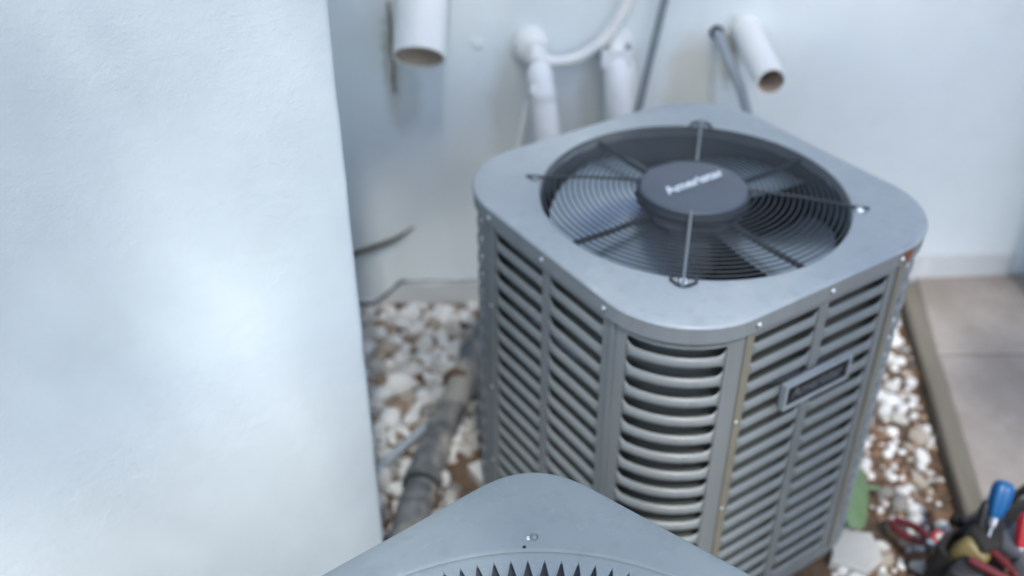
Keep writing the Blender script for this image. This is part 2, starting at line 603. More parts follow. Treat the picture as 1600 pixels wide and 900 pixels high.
def strip(m, s0, s1, z0, z1, off=0.0, th=.004, h=H, r=RC):
    ss = srange(s0, s1)
    rows = []
    A = [outline(s, h, r, off)[0] for s in ss]; B = [outline(s, h, r, off - th)[0] for s in ss]
    up = lambda p, z: (p.x, p.y, z)
    m.quadgrid([[up(p, z0) for p in B], [up(p, z0) for p in A], [up(p, z1) for p in A], [up(p, z1) for p in B]], closed_v=True)
    for a, bb in ((A[0], B[0]), (A[-1], B[-1])):
        m.poly([up(a, z0), up(bb, z0), up(bb, z1), up(a, z1)])


unit = empty('air_conditioner', UC, UA)
tag(unit, 'grey square air conditioning condenser with louvred sides and round fan on top', 'condenser')
Z0, Z1 = .04, .838
PIT = .0442; ZT = .805; NR = 17
ZB = ZT - NR * PIT
cols_face = [(.045, .47), (.53, .955)]
col_corner = [(.155, .845)]


def slat_mesh(s0, s1):
    """hooded bar along the outline, bulging outward, flaring to meet its neighbours at the ends"""
    m = MB()
    ss = [s0 + (s1 - s0) * q for q in (0, .02, .05, .09, .2, .35, .5, .65, .8, .91, .95, .98, 1)]
    rows = []
    for i, s in enumerate(ss):
        q = abs(2 * (s - s0) / (s1 - s0) - 1)
        e = max(0.0, (q - .86) / .14)
        hh = .0104 + (.0205 - .0104) * e ** 2
        bul = .0060 * (1 - e ** 1.5) + .0012
        cr = []
        for k in range(9):
            a = -PI / 2 + PI * k / 8
            p, n = outline(s)
            p = p + n * (bul * math.cos(a) - .0035)
            cr.append((p.x, p.y, hh * math.sin(a) - .001 * math.cos(a) * (1 - e)))
        rows.append(cr)
    m.quadgrid(rows)
    return m.mesh('slat', M['paint'], angle=60)


for k in range(4):
    # flat side: three stiles and two rails in one panel, then its slats
    for part, cols in (('side_panel', cols_face), ('corner_panel', col_corner)):
        base = 2 * k + (0 if part == 'side_panel' else 1)
        m = MB()
        edges = [0.0] + [e for c_ in cols for e in c_] + [1.0]
        for a_, b_ in zip(edges[0::2], edges[1::2]): strip(m, base + a_, base + b_, Z0, Z1)
        for (a_, b_) in cols:
            strip(m, base + a_, base + b_, Z0, ZB + .001)
            strip(m, base + a_, base + b_, ZT - .0005, Z1)
        pn = m.build(part, M['paint'], unit, angle=35)
        for (a_, b_) in cols:
            me = slat_mesh(base + a_, base + b_)
            for i in range(NR):
                z = ZT - PIT * (i + .5) - .009
                link('slat', me, pn, (0, 0, z))
# raised seams beside the corners
for k in range(4):
    for e, mt in ((.0, 'seam'), (1.0, 'paint')):
        m = MB()
        strip(m, 2 * k + e - .014 + (.03 if e else -.0), 2 * k + e + .012 + (.05 if e else .026), Z0 + .01, Z1 - .01, .003, .0028)
        m.build('seam_strip', M['seam' if k == 0 else 'paint'], unit, angle=35)
# coil and dark inside
m = MB()
ss = srange(0, 8)[:-1]
A = [outline(s, H, RC, -.03)[0] for s in ss]
m.quadgrid([[(p.x, p.y, .05) for p in A], [(p.x, p.y, .82) for p in A]], closed_u=True)
m.build('coil', M['coil'], unit)
m = MB()
A = [outline(s, H, RC, -.002)[0] for s in ss]
A2 = [outline(s, H, RC, .004)[0] for s in ss]
m.quadgrid([[(p.x, p.y, .028) for p in A2], [(p.x, p.y, .045) for p in A2], [(p.x, p.y, .046) for p in A]], closed_u=True)
m.poly([(p.x, p.y, .035) for p in A])
m.build('base_pan', M['paint'], unit, angle=35)
# lid: skirt, rounded edge, flat top, rolled lip of the fan opening
RF = .303
N = 160


def polar_r(a, h, r):
    """radius of the rounded square at angle a"""
    a = (a + PI / 4) % (PI / 2) - PI / 4
    hs = h - r
    x, y = math.cos(a), abs(math.sin(a))
    if h * y / x <= hs: return h / x
    bq = (x + y) * hs; cq = 2 * hs * hs - r * r
    return bq + math.sqrt(max(0, bq * bq - cq))


def ring_sq(off, z):
    return [(polar_r(2 * PI * i / N, H + off, RC + off) * math.cos(2 * PI * i / N), polar_r(2 * PI * i / N, H + off, RC + off) * math.sin(2 * PI * i / N), z) for i in range(N)]


def ring_c(r, z): return [(r * math.cos(2 * PI * i / N), r * math.sin(2 * PI * i / N), z) for i in range(N)]


def lerp_ring(a, b_, t): return [tuple(Vector(p).lerp(Vector(q), t)) for p, q in zip(a, b_)]


LO = .012
m = MB()
o1 = ring_sq(LO - .010, ZL + .001); c1 = ring_c(RF + .012, ZL + .0012)
rows = [ring_sq(LO - .012, ZL - .0095), ring_sq(LO - .006, ZL - .004), ring_sq(LO - .008, ZL + .0003), o1]
rows = [ring_sq(LO - .002, ZL - .0085), ring_sq(LO - .0005, ZL - .006), ring_sq(LO - .0015, ZL - .003), ring_sq(LO - .004, ZL - .0008), ring_sq(LO - .008, ZL)]
o1 = rows[-1]
for tt in (.3, .6, .9): rows.append([(p[0], p[1], p[2]) for p in lerp_ring(o1, c1, tt)])
rows += [c1, ring_c(RF + .006, ZL + .0018), ring_c(RF + .002, ZL + .0012), ring_c(RF, ZL - .002), ring_c(RF, ZL - .02)]
m.quadgrid(rows, closed_u=True)
lid = m.build('lid', M['lid'], unit, angle=50)
m = MB()
m.quadgrid([ring_sq(LO - .006, ZL - .038), ring_sq(LO - .003, ZL - .037), ring_sq(LO - .0022, ZL - .0086), ring_sq(LO - .006, ZL - .0086)], closed_u=True)
m.build('skirt', M['rail'], lid, angle=50)
m = MB()
m.quadgrid([ring_c(RF - .001, ZL - .0195), ring_c(RF - .004, ZL - .16), ring_c(RF + .04, ZL - .22)], closed_u=True)
m.build('fan_shroud', M['shroud'], unit)
# screws round the skirt
m = MB()
m.lathe([(0, .0045), (.003, .004), (.0048, .002), (.0062, .0012), (.0062, 0)], 16)
sm = m.mesh('screw', M['screw'])
for k in range(4):
    for s in (.03, .5, .985):
        p, n = outline(2 * k + s, H, RC, LO - .0016)
        q = n.to_track_quat('Z', 'Y')
        link('screw', sm, unit, (p.x, p.y, ZL - .022), q.to_euler())
for k in range(4):                                   # along the seams
    for z in (.18, .40, .62):
        p, n = outline(2 * k + .005, H, RC, .003)
        link('screw', sm, unit, (p.x, p.y, z), n.to_track_quat('Z', 'Y').to_euler(), (.7, .7, .7))

# fan guard: rings on a shallow dome, four rods on the diagonals with zinc clips
guard = empty('fan_guard'); guard.parent = unit; guard.location = (0, 0, ZL)


def gz(r): return .004 + .014 * (1 - ((r - .1) / (RF - .1)) ** 2)


for i in range(17):
    r = .112 + i * (.298 - .112) / 16
    m = MB(); m.torus(r, .0015, 0, 96, 6)
    m.build('guard_ring', M['wire'], guard, (0, 0, gz(r)))
rods = [((-1, -1), 'rod'), ((1, 1), 'rod'), ((1, -1), 'wire'), ((-1, 1), 'wire')]
for (a_, b_), mt in rods:
    d = Vector((a_, b_, 0)).normalized()
    m = MB()
    pts = [d * r + Vector((0, 0, gz(r) + .003)) for r in (.106, .14, .2, .26, .30)] + [d * .318 + Vector((0, 0, .007)), d * .336 + Vector((0, 0, .006))]
    m.tube(pts, .0030, 8)
    m.build('guard_rod', M[mt], guard)
    m = MB()
    m.lathe([(0, .008), (.005, .0076), (.009, .005), (.0105, .001)], 20)
    m.build('clip', M['chrome' if b_ < 0 else 'rod'], guard, d * .318 + Vector((0, 0, .001)))
    if a_ != b_: continue
    m = MB()
    aa = math.atan2(b_, a_)
    side = Vector((-d.y, d.x, 0))
    m.tube([d * .300 + side * (-.022) + Vector((0, 0, .003)), d * .316 + side * (-.022) + Vector((0, 0, .003)), d * .329 + side * (-.010) + Vector((0, 0, .003)),
            d * .332 + Vector((0, 0, .003)), d * .329 + side * .010 + Vector((0, 0, .003)), d * .316 + side * .022 + Vector((0, 0, .003)), d * .300 + side * .022 + Vector((0, 0, .003))], .0032, 8)
    m.build('clip_loop', M['wire'], guard)
# motor cap with the maker's lettering
m = MB()
m.lathe([(0, .020), (.06, .0198), (.098, .0175), (.106, .014), (.110, .008), (.110, -.006), (.104, -.03)], 72)
cap = m.build('motor_cap', M['cap'], unit, (0, 0, ZL + .004), angle=60)
m = MB()
m.torus(.109, .0055, -.007, 72, 8)
m.build('rim', M['black'], cap)


def text_mesh(name, body, size, mat, parent, loc, rot, ext=.0006, shear=0.0, width=None, bold=0.0):
    cu = bpy.data.curves.new(name, 'FONT')
    cu.body = body; cu.size = size; cu.extrude = ext; cu.align_x = 'CENTER'; cu.align_y = 'CENTER'; cu.shear = shear; cu.offset = bold
    o = bpy.data.objects.new(name, cu); col.objects.link(o)
    bpy.context.view_layer.update()
    me = bpy.data.meshes.new_from_object(o.evaluated_get(bpy.context.evaluated_depsgraph_get()))
    bpy.data.objects.remove(o); bpy.data.curves.remove(cu)
    me.name = name
    me.materials.clear(); me.materials.append(mat)
    r_ = link(name, me, parent, loc, rot)
    if width:
        xs = [v.co.x for v in me.vertices]
        k = width / (max(xs) - min(xs)); r_.scale = (k, k * 1.0, 1)
    return r_


text_mesh('lettering', 'Ameristar', .036, M['letter'], cap, (.004, .006, .0206), (0, 0, 0), .0005, .12, .150, .0006)
m = MB()
m.quadgrid([[(-.066 + .14 * q / 20, -.012 - .006 * math.sin(PI * q / 20) + sgn * .0016 * math.sin(PI * q / 20) + .002 * q / 20, .0205 - 0.00001) for q in range(21)] for sgn in (-1, 1)])
m.build('swoosh', M['letter_dim'], cap)
# motor mount arms along the axes, motor, blades
for k in range(4):
    a = k * PI / 2
    m = MB()
    d = Vector((math.cos(a), math.sin(a), 0)); sd_ = Vector((-d.y, d.x, 0))
    m.tube([d * .07 + Vector((0, 0, -.012)), d * .20 + Vector((0, 0, -.016)), d * .302 + Vector((0, 0, -.012))], .0055, 8)
    m.build('motor_arm', M['wire'], unit, (0, 0, ZL))
m = MB()
m.lathe([(0, -.03), (.075, -.03), (.08, -.04), (.08, -.14), (.06, -.16), (0, -.16)], 40)
m.build('fan_motor', M['shroud'], unit, (0, 0, ZL))
bl = MB()
rows = []
for i in range(9):
    u = i / 8
    r = .075 + (.285 - .075) * u
    w0 = R(37 + 5 * u); rr_ = []
    for j in range(9):
        v = j / 8 - .5
        a = v * 2 * w0 + .25 * u
        rr_.append((r * math.cos(a), r * math.sin(a), -.072 - v * (.085 - .02 * u) + .018 * math.cos(v * PI)))
    rows.append(rr_)
bl.quadgrid(rows)
bme = bl.mesh('fan_blade', M['blade'])
for k in range(4):
    link('fan_blade', bme, unit, (0, 0, ZL), (0, 0, R(20 + 90 * k)))
m = MB()
m.tube(spline([(-.13, .05, ZL - .2), (-.20, -.02, ZL - .17), (-.235, -.09, ZL - .16), (-.26, -.15, ZL - .19)], 6), .016, 10)
m.build('teal_reflection', M['teal'], unit)  # added tube: a teal reflection inside the fan, put into shape and colour

# name badge on the right-hand side
badge = MB()
bw, bh = .176, .058
fr = MB()
def frame_rect(m, w_, h_, t_, y0, y1):
    for (x0, x1, z0, z1) in ((-w_ / 2, w_ / 2, h_ / 2 - t_, h_ / 2), (-w_ / 2, w_ / 2, -h_ / 2, -h_ / 2 + t_), (-w_ / 2, -w_ / 2 + t_, -h_ / 2 + t_, h_ / 2 - t_), (w_ / 2 - t_, w_ / 2, -h_ / 2 + t_, h_ / 2 - t_)):
        m.box(x0, x1, y0, y1, z0, z1)
badge.box(-bw / 2 + .006, bw / 2 - .006, -.008, 0, -bh / 2 + .006, bh / 2 - .006)
bo = badge.build('badge', M['black'], unit, (.004, -H - .007, .634), smooth=False)
frame_rect(fr, bw, bh, .0055, -.012, .001)
fr.build('badge_frame', M['lid'], bo, smooth=False)
text_mesh('badge_lettering', 'Ameristar', .026, M['letter_dim'], bo, (0, -.0086, 0), (R(90), 0, 0), .0005, .1, .135, .0005)

# ---------------------------------------------------------------- near condenser
NC = Vector((.030, .505, 0))
near = empty('air_conditioner', NC, 0)
tag(near, 'blue-grey condenser with radial finned top in the foreground, only its far corner visible', 'condenser')
ctrl = [(0, .507), (.030, .502), (.058, .489), (.085, .470), (.17, .403), (.255, .337), (.300, .300)]
half = ctrl[:-1]
quarter = [(-x, y) for x, y in reversed(half[1:])] + half          # left to right over the +y corner
full = []
for k in range(4):
    a = -k * PI / 2
    for x, y in quarter + [(.300, .300)]:
        full.append(Vector((x * math.cos(a) - y * math.sin(a), x * math.sin(a) + y * math.cos(a), 0)))
n0 = len(full)
dense = []
for i in range(n0):
    a_, b_, c_, d_ = full[i - 1], full[i], full[(i + 1) % n0], full[(i + 2) % n0]
    for q in range(5):
        t_ = q / 5
        dense.append(.5 * ((2 * b_) + (c_ - a_) * t_ + (2 * a_ - 5 * b_ + 4 * c_ - d_) * t_ * t_ + (3 * b_ - a_ - 3 * c_ + d_) * t_ ** 3))
angs = [math.atan2(p.y, p.x) for p in dense]
ZN = .86
RG = .362


def nring(scale, z): return [(p.x * scale, p.y * scale, z) for p in dense]
def ncirc(r, z): return [(r * math.cos(a), r * math.sin(a), z) for a in angs]


m = MB()
o_ = nring(.985, ZN); c_ = ncirc(RG + .006, ZN + .003)
m.quadgrid([nring(.994, ZN - .05), nring(1, ZN - .048), nring(1, ZN - .012), nring(.998, ZN - .006), nring(.993, ZN - .002), o_]
           + [lerp_ring(o_, c_, q) for q in (.33, .66)] + [c_, ncirc(RG + .002, ZN + .0025), ncirc(RG, ZN + .0008), ncirc(RG - .0015, ZN + .0025), ncirc(RG - .006, ZN + .003), ncirc(RG - .0125, ZN + .001), ncirc(RG - .0135, ZN - .004)], closed_u=True)
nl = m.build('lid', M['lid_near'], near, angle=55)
m = MB()
m.quadgrid([nring(.975, .04), nring(.975, ZN - .045)], closed_u=True)
m.build('cabinet', M['paint'], near)
for k in range(4):
    m = MB()
    a = k * PI / 2 + PI / 4
    m.box(-.17, .17, -.004, .006, 0, .62, Matrix.Rotation(a - PI / 2, 4, 'Z') @ Matrix.Translation((0, .407, .12)))
    m.build('side_panel', M['paint'], near, smooth=False)
# fins
fm = MB()
NF = 104
rows = []
dp = 2 * PI / NF
for i in range(11):
    u = (i / 10) ** 1.5
    r = (RG - .0115) - u * .15
    wid = dp * (.5 * max(.08, 1 - u * .15 / .040) + .004)
    z = ZN + .0012 - .010 * u - .014 * u * u
    tw = .022 * min(1, u * 2.2)
    rows.append([(r * math.cos(-wid + .25 * dp * u), r * math.sin(-wid + .25 * dp * u), z - tw), (r * math.cos(.25 * dp * u), r * math.sin(.25 * dp * u), z - tw * .3 + .001), (r * math.cos(wid + .25 * dp * u), r * math.sin(wid + .25 * dp * u), z)])
fm.quadgrid(rows)
fme = fm.mesh('fin', M['lid_near'])
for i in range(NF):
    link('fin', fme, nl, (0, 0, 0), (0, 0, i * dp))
m = MB()
m.lathe([(RG - .004, ZN - .01), (RG - .004, ZN - .25), (0, ZN - .25)], 64)
m.build('fan_shroud', M['shroud'], near)
m = MB(); m.lathe([(0, ZN - .035), (.19, ZN - .035), (.300, ZN - .046), (.318, ZN - .055), (.318, ZN - .12)], 64)
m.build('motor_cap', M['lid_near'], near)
m = MB()
m.lathe([(0, .0058), (.0025, .0055), (.0042, .003), (.0052, .0012), (.0052, 0)], 16)
nsm = m.mesh('screw', M['screw_dull'])
link('screw', nsm, near, (-.002, .384, ZN + .0026))
m = MB()
m.lathe([(0, .0022), (.002, .0018), (.003, 0)], 12)
link('screw_washer', m.mesh('screw_washer', M['screw']), near, (-.0095, .3825, ZN + .0028))
m = MB(); m.lathe([(0, .0008), (.0022, .0006), (.0026, 0)], 10)
link('drain_hole', m.mesh('drain_hole', M['dark']), near, (-.0145, RG + .006, ZN + .0030))

# ---------------------------------------------------------------- pipes on the back wall
def wl(x, z, out=0.0):
    """point at a distance out in front of the back wall"""
    return Vector((x + out * math.sin(BW), bwy(x) - out * math.cos(BW), z))


p = empty('drain_pipe', wl(-.222, .98)); L0 = p.location.copy()
tag(p, 'wide white plastic drain pipe elbow pointing down from the back wall', 'pipe')
mo = Vector((-.231, 2.42, .885)) - L0; up = Vector((-.224, 2.62, 1.075)) - L0
m = MB(); m.hollow([up, up.lerp(mo, .5), mo], .066, .006)
m.build('pipe_body', M['pvc'], p, angle=35)
m = MB(); m.tube([up, up.lerp(mo, .6), mo.lerp(up, .02)], .0592, 40, cap=False)
m.build('pipe_lining', M['pvc_in'], p)
m = MB(); m.tube([mo.lerp(up, .62), mo.lerp(up, .63), mo.lerp(up, .99)], [.067, .0715, .0715], 40, cap=False)
m.build('pipe_socket', M['pvc'], p, angle=35)

p = empty('drain_pipe', wl(.625, .855)); L0 = p.location.copy()
tag(p, 'narrow white plastic pipe poking straight out of the back wall', 'pipe')
mo = Vector((.648, 2.40, .83)) - L0; up = Vector((.628, 2.75, .868)) - L0
m = MB(); m.hollow([up, up.lerp(mo, .5), mo], .0385, .0055)
m.build('pipe_body', M['pvc'], p, angle=35)
m = MB(); m.tube([up, up.lerp(mo, .6), mo.lerp(up, .01)], .0328, 32, cap=False)
m.build('pipe_lining', M['pvc_in'], p)

# white conduit: round box, curved cable, wrapped line below
p = empty('cable_outlet', wl(.05, .83))
tag(p, 'round white outlet fitting on the wall with a curved white cable rising right', 'cable outlet')
L0 = p.location.copy()
m = MB()
ctr = wl(.05, .835, .0) - L0; nrm = Vector((math.sin(BW), -math.cos(BW), -.12)).normalized()
m.tube([ctr - nrm * .02, ctr + nrm * .018, ctr + nrm * .032, ctr + nrm * .038], [.049, .048, .040, .015], 28)
m.build('fitting', M['pvc'], p, angle=50)
m = MB()
m.tube([ctr + nrm * .004, ctr + nrm * .012], [.050, .050], 28)
m.build('fitting_ring', M['pvc'], p, angle=50)
m = MB()
m.tube(spline([wl(.045, .825, .03) - L0, wl(.10, .800, .035) - L0, wl(.172, .808, .035) - L0, wl(.225, .842, .035) - L0, wl(.262, .885, .035) - L0, wl(.300, .96, .035) - L0, wl(.318, 1.06, .03) - L0, wl(.32, 1.2, .01) - L0], 6), [.030, .029, .027, .025, .022, .0195, .0175, .016] + [.0160] * 35, 12)
m.build('cable', M['pvc'], p)

p = empty('wrapped_pipe', wl(.06, .40))
tag(p, 'lumpy white taped pipe hanging below the round wall fitting', 'pipe')
L0 = p.location.copy()
m = MB()
pts = spline([wl(.066, .79, .045), wl(.070, .775, .065), wl(.074, .75, .085), wl(.080, .70, .10), wl(.088, .63, .12), wl(.10, .50, .14), wl(.12, .36, .15)], 6)
m.tube([q - L0 for q in pts], [.035 + .005 * noise.noise((i * .31, 4, 2)) - (.008 if i < 4 else 0) for i in range(len(pts))], 18)
m.build('wrap', M['wrap'], p)
m = MB()
pts = spline([wl(.062, .76, .10), wl(.052, .745, .105), wl(.058, .73, .11)], 5)
m.tube([q - L0 for q in pts], [.008, .011, .013, .014, .014, .014, .014, .013, .012, .010, .006], 10)
m.build('tape_end', M['wrap'], p)
m = MB()
pts = spline([wl(.045, .70, .04), wl(.03, .63, .05), wl(.015, .56, .05), wl(.00, .45, .06)], 5)
m.tube([q - L0 for q in pts], .009, 10)
m.build('drain_tube', M['pvc'], p)

p = empty('wrapped_pipe', wl(.28, .40))
tag(p, 'square-ended white pipe sleeve between the round fitting and the grey conduit', 'pipe')
L0 = p.location.copy()
m = MB()
q = [wl(.276, .815, .045), wl(.277, .80, .055), wl(.280, .74, .075), wl(.286, .66, .09), wl(.29, .45, .10)]
m.tube([x - L0 for x in q], [.036, .037, .036, .036, .036], 20)
m.build('sleeve', M['wrap'], p, angle=50)
m = MB()
m.tube([wl(.279, .835, .0) - L0, wl(.277, .826, .03) - L0, wl(.276, .814, .046) - L0], [.028, .027, .026], 16)
m.build('pipe_stub', M['pvc'], p)
m = MB()
m.tube([wl(.279, .83, -.01) - L0, wl(.279, .83, .012) - L0, wl(.279, .83, .016) - L0], [.050, .046, .03], 20)
m.build('sealant', M['wrap'], p)
for sx in (-1, 1):                                  # flat strap bracket at its top
    m = MB()
    m.box(.036 * sx - .004, .036 * sx + .004, -.075, .0, -.02, .02, Matrix.Translation(wl(.277, .818, .0) - L0))
    m.build('bracket_tab', M['conduit_light'], p, smooth=False)
m = MB()
m.box(-.040, .040, -.082, -.074, -.022, .024, Matrix.Translation(wl(.277, .818, .0) - L0))
m.build('bracket_plate', M['wrap'], p, smooth=False)
m = MB()
m.tube(spline([wl(.318, .80, .0) - L0, wl(.322, .77, .035) - L0, wl(.325, .72, .05) - L0, wl(.325, .5, .06) - L0], 5), .010, 10)
m.build('drain_tube', M['pvc'], p)

m = MB()
q = spline([wl(.425, 1.12, .03), wl(.397, .963, .035), wl(.375, .84, .045), wl(.350, .697, .06), wl(.335, .6, .07), wl(.33, .40, .09)], 5)
L0 = wl(.33, .40)
tag(m.build('conduit', M['conduit'], None) if False else link('grey_conduit', (m.tube([x - L0 for x in q], .0105, 12), m.mesh('grey_conduit', M['conduit']))[1], None, L0),
    'thin dark grey conduit leaning down the wall in the middle', 'conduit')
m = MB()
L0 = wl(.555, .854)
q = spline([wl(.553, .858, -.02), wl(.556, .850, .03), wl(.575, .80, .12), wl(.600, .735, .18), wl(.612, .67, .21), wl(.612, .52, .22)], 6)
p = link('hose', (m.tube([x - L0 for x in q], [.0125] * len(q), 14), m.mesh('hose', M['conduit_light']))[1], None, L0)
tag(p, 'short grey hose drooping from a hole beside the narrow pipe', 'hose')
m = MB(); m.tube([wl(.553, .858, -.004) - L0, wl(.553, .858, .006) - L0, wl(.553, .858, .008) - L0], [.020, .019, .013], 16)
m.build('grommet', M['rubber'], p)

# twig against the wall
m = MB()
L0 = wl(-.47, .19)
q = spline([wl(-.56, .165, .035), wl(-.47, .203, .025), wl(-.40, .228, .02), wl(-.345, .248, .015), wl(-.295, .276, .005)], 6)
p = link('twig', (m.tube([x - L0 for x in q], [.0085 - .0065 * (i / (len(q) - 1)) ** 2.0 + .001 * noise.noise((i * .6, 0, 0)) for i in range(len(q))], 8), m.mesh('twig', M['twig']))[1], None, L0)
tag(p, 'dark thin twig leaning on the back wall above the gravel', 'twig')

# ---------------------------------------------------------------- concrete walk, kerb timber
KA = math.atan2(.14, .92)
def kx(y): return 1.270 - (2.65 - y) * .1522           # right edge of the timber
walk = empty('walkway'); tag(walk, kind='structure')
for (y0, y1) in ((.2, 1.30), (1.308, 2.316), (2.324, 2.76)):
    m = MB()
    a = [(kx(y0) + .004, y0), (3.2, y0), (3.2, y1), (kx(y1) + .004, y1)]
    if y1 > 2.7: a = [(kx(y0) + .004, y0), (1.9, y0), (1.9, bwy(1.9) - .004), (kx(y1) + .004, bwy(kx(y1)) - .004)]
    zt = .030
    ins = .006
    cxm = sum(x for x, y in a) / 4; cym = sum(y for x, y in a) / 4
    m.quadgrid([[(x, y, -.05) for x, y in a], [(x, y, zt - .005) for x, y in a],
                [(x + (ins if x < cxm else -ins), y + (ins if y < cym else -ins), zt) for x, y in a]], closed_u=True)
    m.poly([(x + (ins if x < cxm else -ins), y + (ins if y < cym else -ins), zt) for x, y in a])
    m.build('slab', M['concrete'], walk, smooth=False)
m = MB()
rows = []
for i in range(41):
    y = .3 + (2.66 - .3) * i / 40
    x1 = kx(y) + .003 * noise.noise((y * 3, 1, 0)); x0 = x1 - .052 + .002 * noise.noise((y * 5, 9, 0))
    zt = .048 + .003 * noise.noise((y * 4, 4, 4))
    rows.append([(x0, y, -.05), (x0, y, zt - .006), (x0 + .006, y, zt), (x1 - .006, y, zt), (x1, y, zt - .006), (x1, y, -.05)])
m.quadgrid(rows); m.poly(rows[0]); m.poly(rows[-1])
tag(m.build('edging_board', M['timber'], angle=30), 'weathered brown edging board between gravel bed and concrete walkway', 'edging')

# condenser pad and loose paver
m = MB()
m.box(-.34, .34, -.34, .34, -.04, .026)
tag(m.build('concrete_pad', M['paver'], None, UC, (0, 0, UA), smooth=False), 'low concrete pad under the louvred condenser', 'pad')
m = MB()
a = [(-.075, -.03), (-.03, .055), (.055, .030), (.045, -.045), (-.01, -.075)]
m.quadgrid([[(x * 1.04, y * 1.04, -.02) for x, y in a], [(x, y, .022) for x, y in a], [(x * .94, y * .94, .028) for x, y in a]], closed_u=True)
m.poly([(x * .94, y * .94, .028) for x, y in a])
tag(m.build('broken_paver', M['paver'], None, (.795, 1.610, 0), (0, 0, R(10)), smooth=False), 'pale broken paver on the gravel by the condenser foot', 'paver')

# ---------------------------------------------------------------- line set lying on the gravel
p = empty('insulated_pipe', (-.18, 2.0, 0))
tag(p, 'dirty grey insulated pipe lying on gravel along the condenser', 'pipe')
L0 = Vector((-.18, 2.0, 0))
def seg_tube(name, ctrl_pts, rad, mat, lump=.004, n=6, seg=18, seed=0):
    m = MB(); q = spline(ctrl_pts, n)
    m.tube([x - L0 for x in q], [rad + lump * noise.noise((i * .5, seed, 2)) for i in range(len(q))], seg)
    return m.build(name, mat, p)
seg_tube('insulation', [(-.01, 2.60, .07), (-.06, 2.44, .05), (-.115, 2.28, .040), (-.16, 2.08, .036), (-.20, 1.93, .035)], .039, M['insul'], .011, 7, seed=1)
seg_tube('insulation', [(-.198, 1.922, .034), (-.213, 1.85, .032), (-.222, 1.80, .032)], .044, M['insul'], .010, 6, seed=5)
seg_tube('insulation', [(-.222, 1.785, .034), (-.235, 1.70, .034), (-.25, 1.55, .034), (-.25, 1.2, .034)], .042, M['insul'], .011, 7, seed=9)
seg_tube('tie', [(-.145, 2.19, .040), (-.148, 2.182, .040), (-.152, 2.17, .040)], .0425, M['mulch'], 0, 3, seed=2)
seg_tube('tie', [(-.222, 1.795, .034), (-.223, 1.79, .034), (-.224, 1.783, .034)], .047, M['wire'], 0, 3, seed=2)

m = MB()
q = [Vector((-.56, 1.56, .03)), Vector((-.40, 1.76, .032)), Vector((-.331, 1.857, .034)), Vector((-.235, 1.99, .036)), Vector((-.19, 2.055, .03))]
p2 = link('grey_strip', (m.tube([x - q[2] for x in spline(q, 5)], .0125, 10), m.mesh('grey_strip', M['conduit_light']))[1], None, q[2])
tag(p2, 'straight blue-grey conduit crossing the gravel at the wall corner', 'conduit')

# ---------------------------------------------------------------- gravel
def stone_mesh(seed, flat=.62):
    import bmesh
    bm = bmesh.new()
    bmesh.ops.create_icosphere(bm, subdivisions=2, radius=1)
    r_ = random.Random(seed)
    off = Vector((r_.random() * 50, r_.random() * 50, r_.random() * 50))
    pl = [(Vector((r_.gauss(0, 1), r_.gauss(0, 1), r_.gauss(0, 1))).normalized(), r_.uniform(.55, .85)) for _ in range(7)]
    for v in bm.verts:
        d = v.co.normalized()
        k = 1 + .28 * noise.noise(d * 1.1 + off)
        c_ = d * k
        for n_, h_ in pl:
            dd = c_.dot(n_)
            if dd > h_: c_ -= n_ * (dd - h_) * .85
        v.co = Vector((c_.x, c_.y * (.62 + .3 * ((seed * 7) % 5) / 5), c_.z * flat))
    me = bpy.data.meshes.new('stone')
    bm.to_mesh(me); bm.free()
    me.materials.append(M['stone'])
    for pp in me.polygons: pp.use_smooth = True
    me.set_sharp_from_angle(angle=R(38))
    return me


SM = [stone_mesh(i, .55 + .05 * (i % 5)) for i in range(12)]
gravel = empty('gravel_bed'); tag(gravel, kind='structure')


def in_unit(x, y, pad=.385):
    d = Vector((x - UC.x, y - UC.y)); ca, sa = math.cos(UA), math.sin(UA)
    return abs(d.x * ca + d.y * sa) < pad and abs(-d.x * sa + d.y * ca) < pad


def left_of_wall(x, y):
    return x < -.181 * y - .06 and y > 1.0 or y < 1.0 and x < -.1


spots = []
def place(n, x0, x1, y0, y1, smin, smax, dens=.62, tries=40):
    k = 0
    for _ in range(n * tries):
        if k >= n: break
        x, y = rnd.uniform(x0, x1), rnd.uniform(y0, y1)
        s_ = smin + (smax - smin) * rnd.random() ** 1.2
        if y > bwy(x) - .03 - s_ or x > kx(y) - .06 - s_ * .7 or in_unit(x, y, .385 + s_ * .5): continue
        if left_of_wall(x, y): continue
        if any((x - a) ** 2 + (y - b_) ** 2 < (dens * (s_ + c_)) ** 2 for a, b_, c_ in spots): continue
        spots.append((x, y, s_)); k += 1


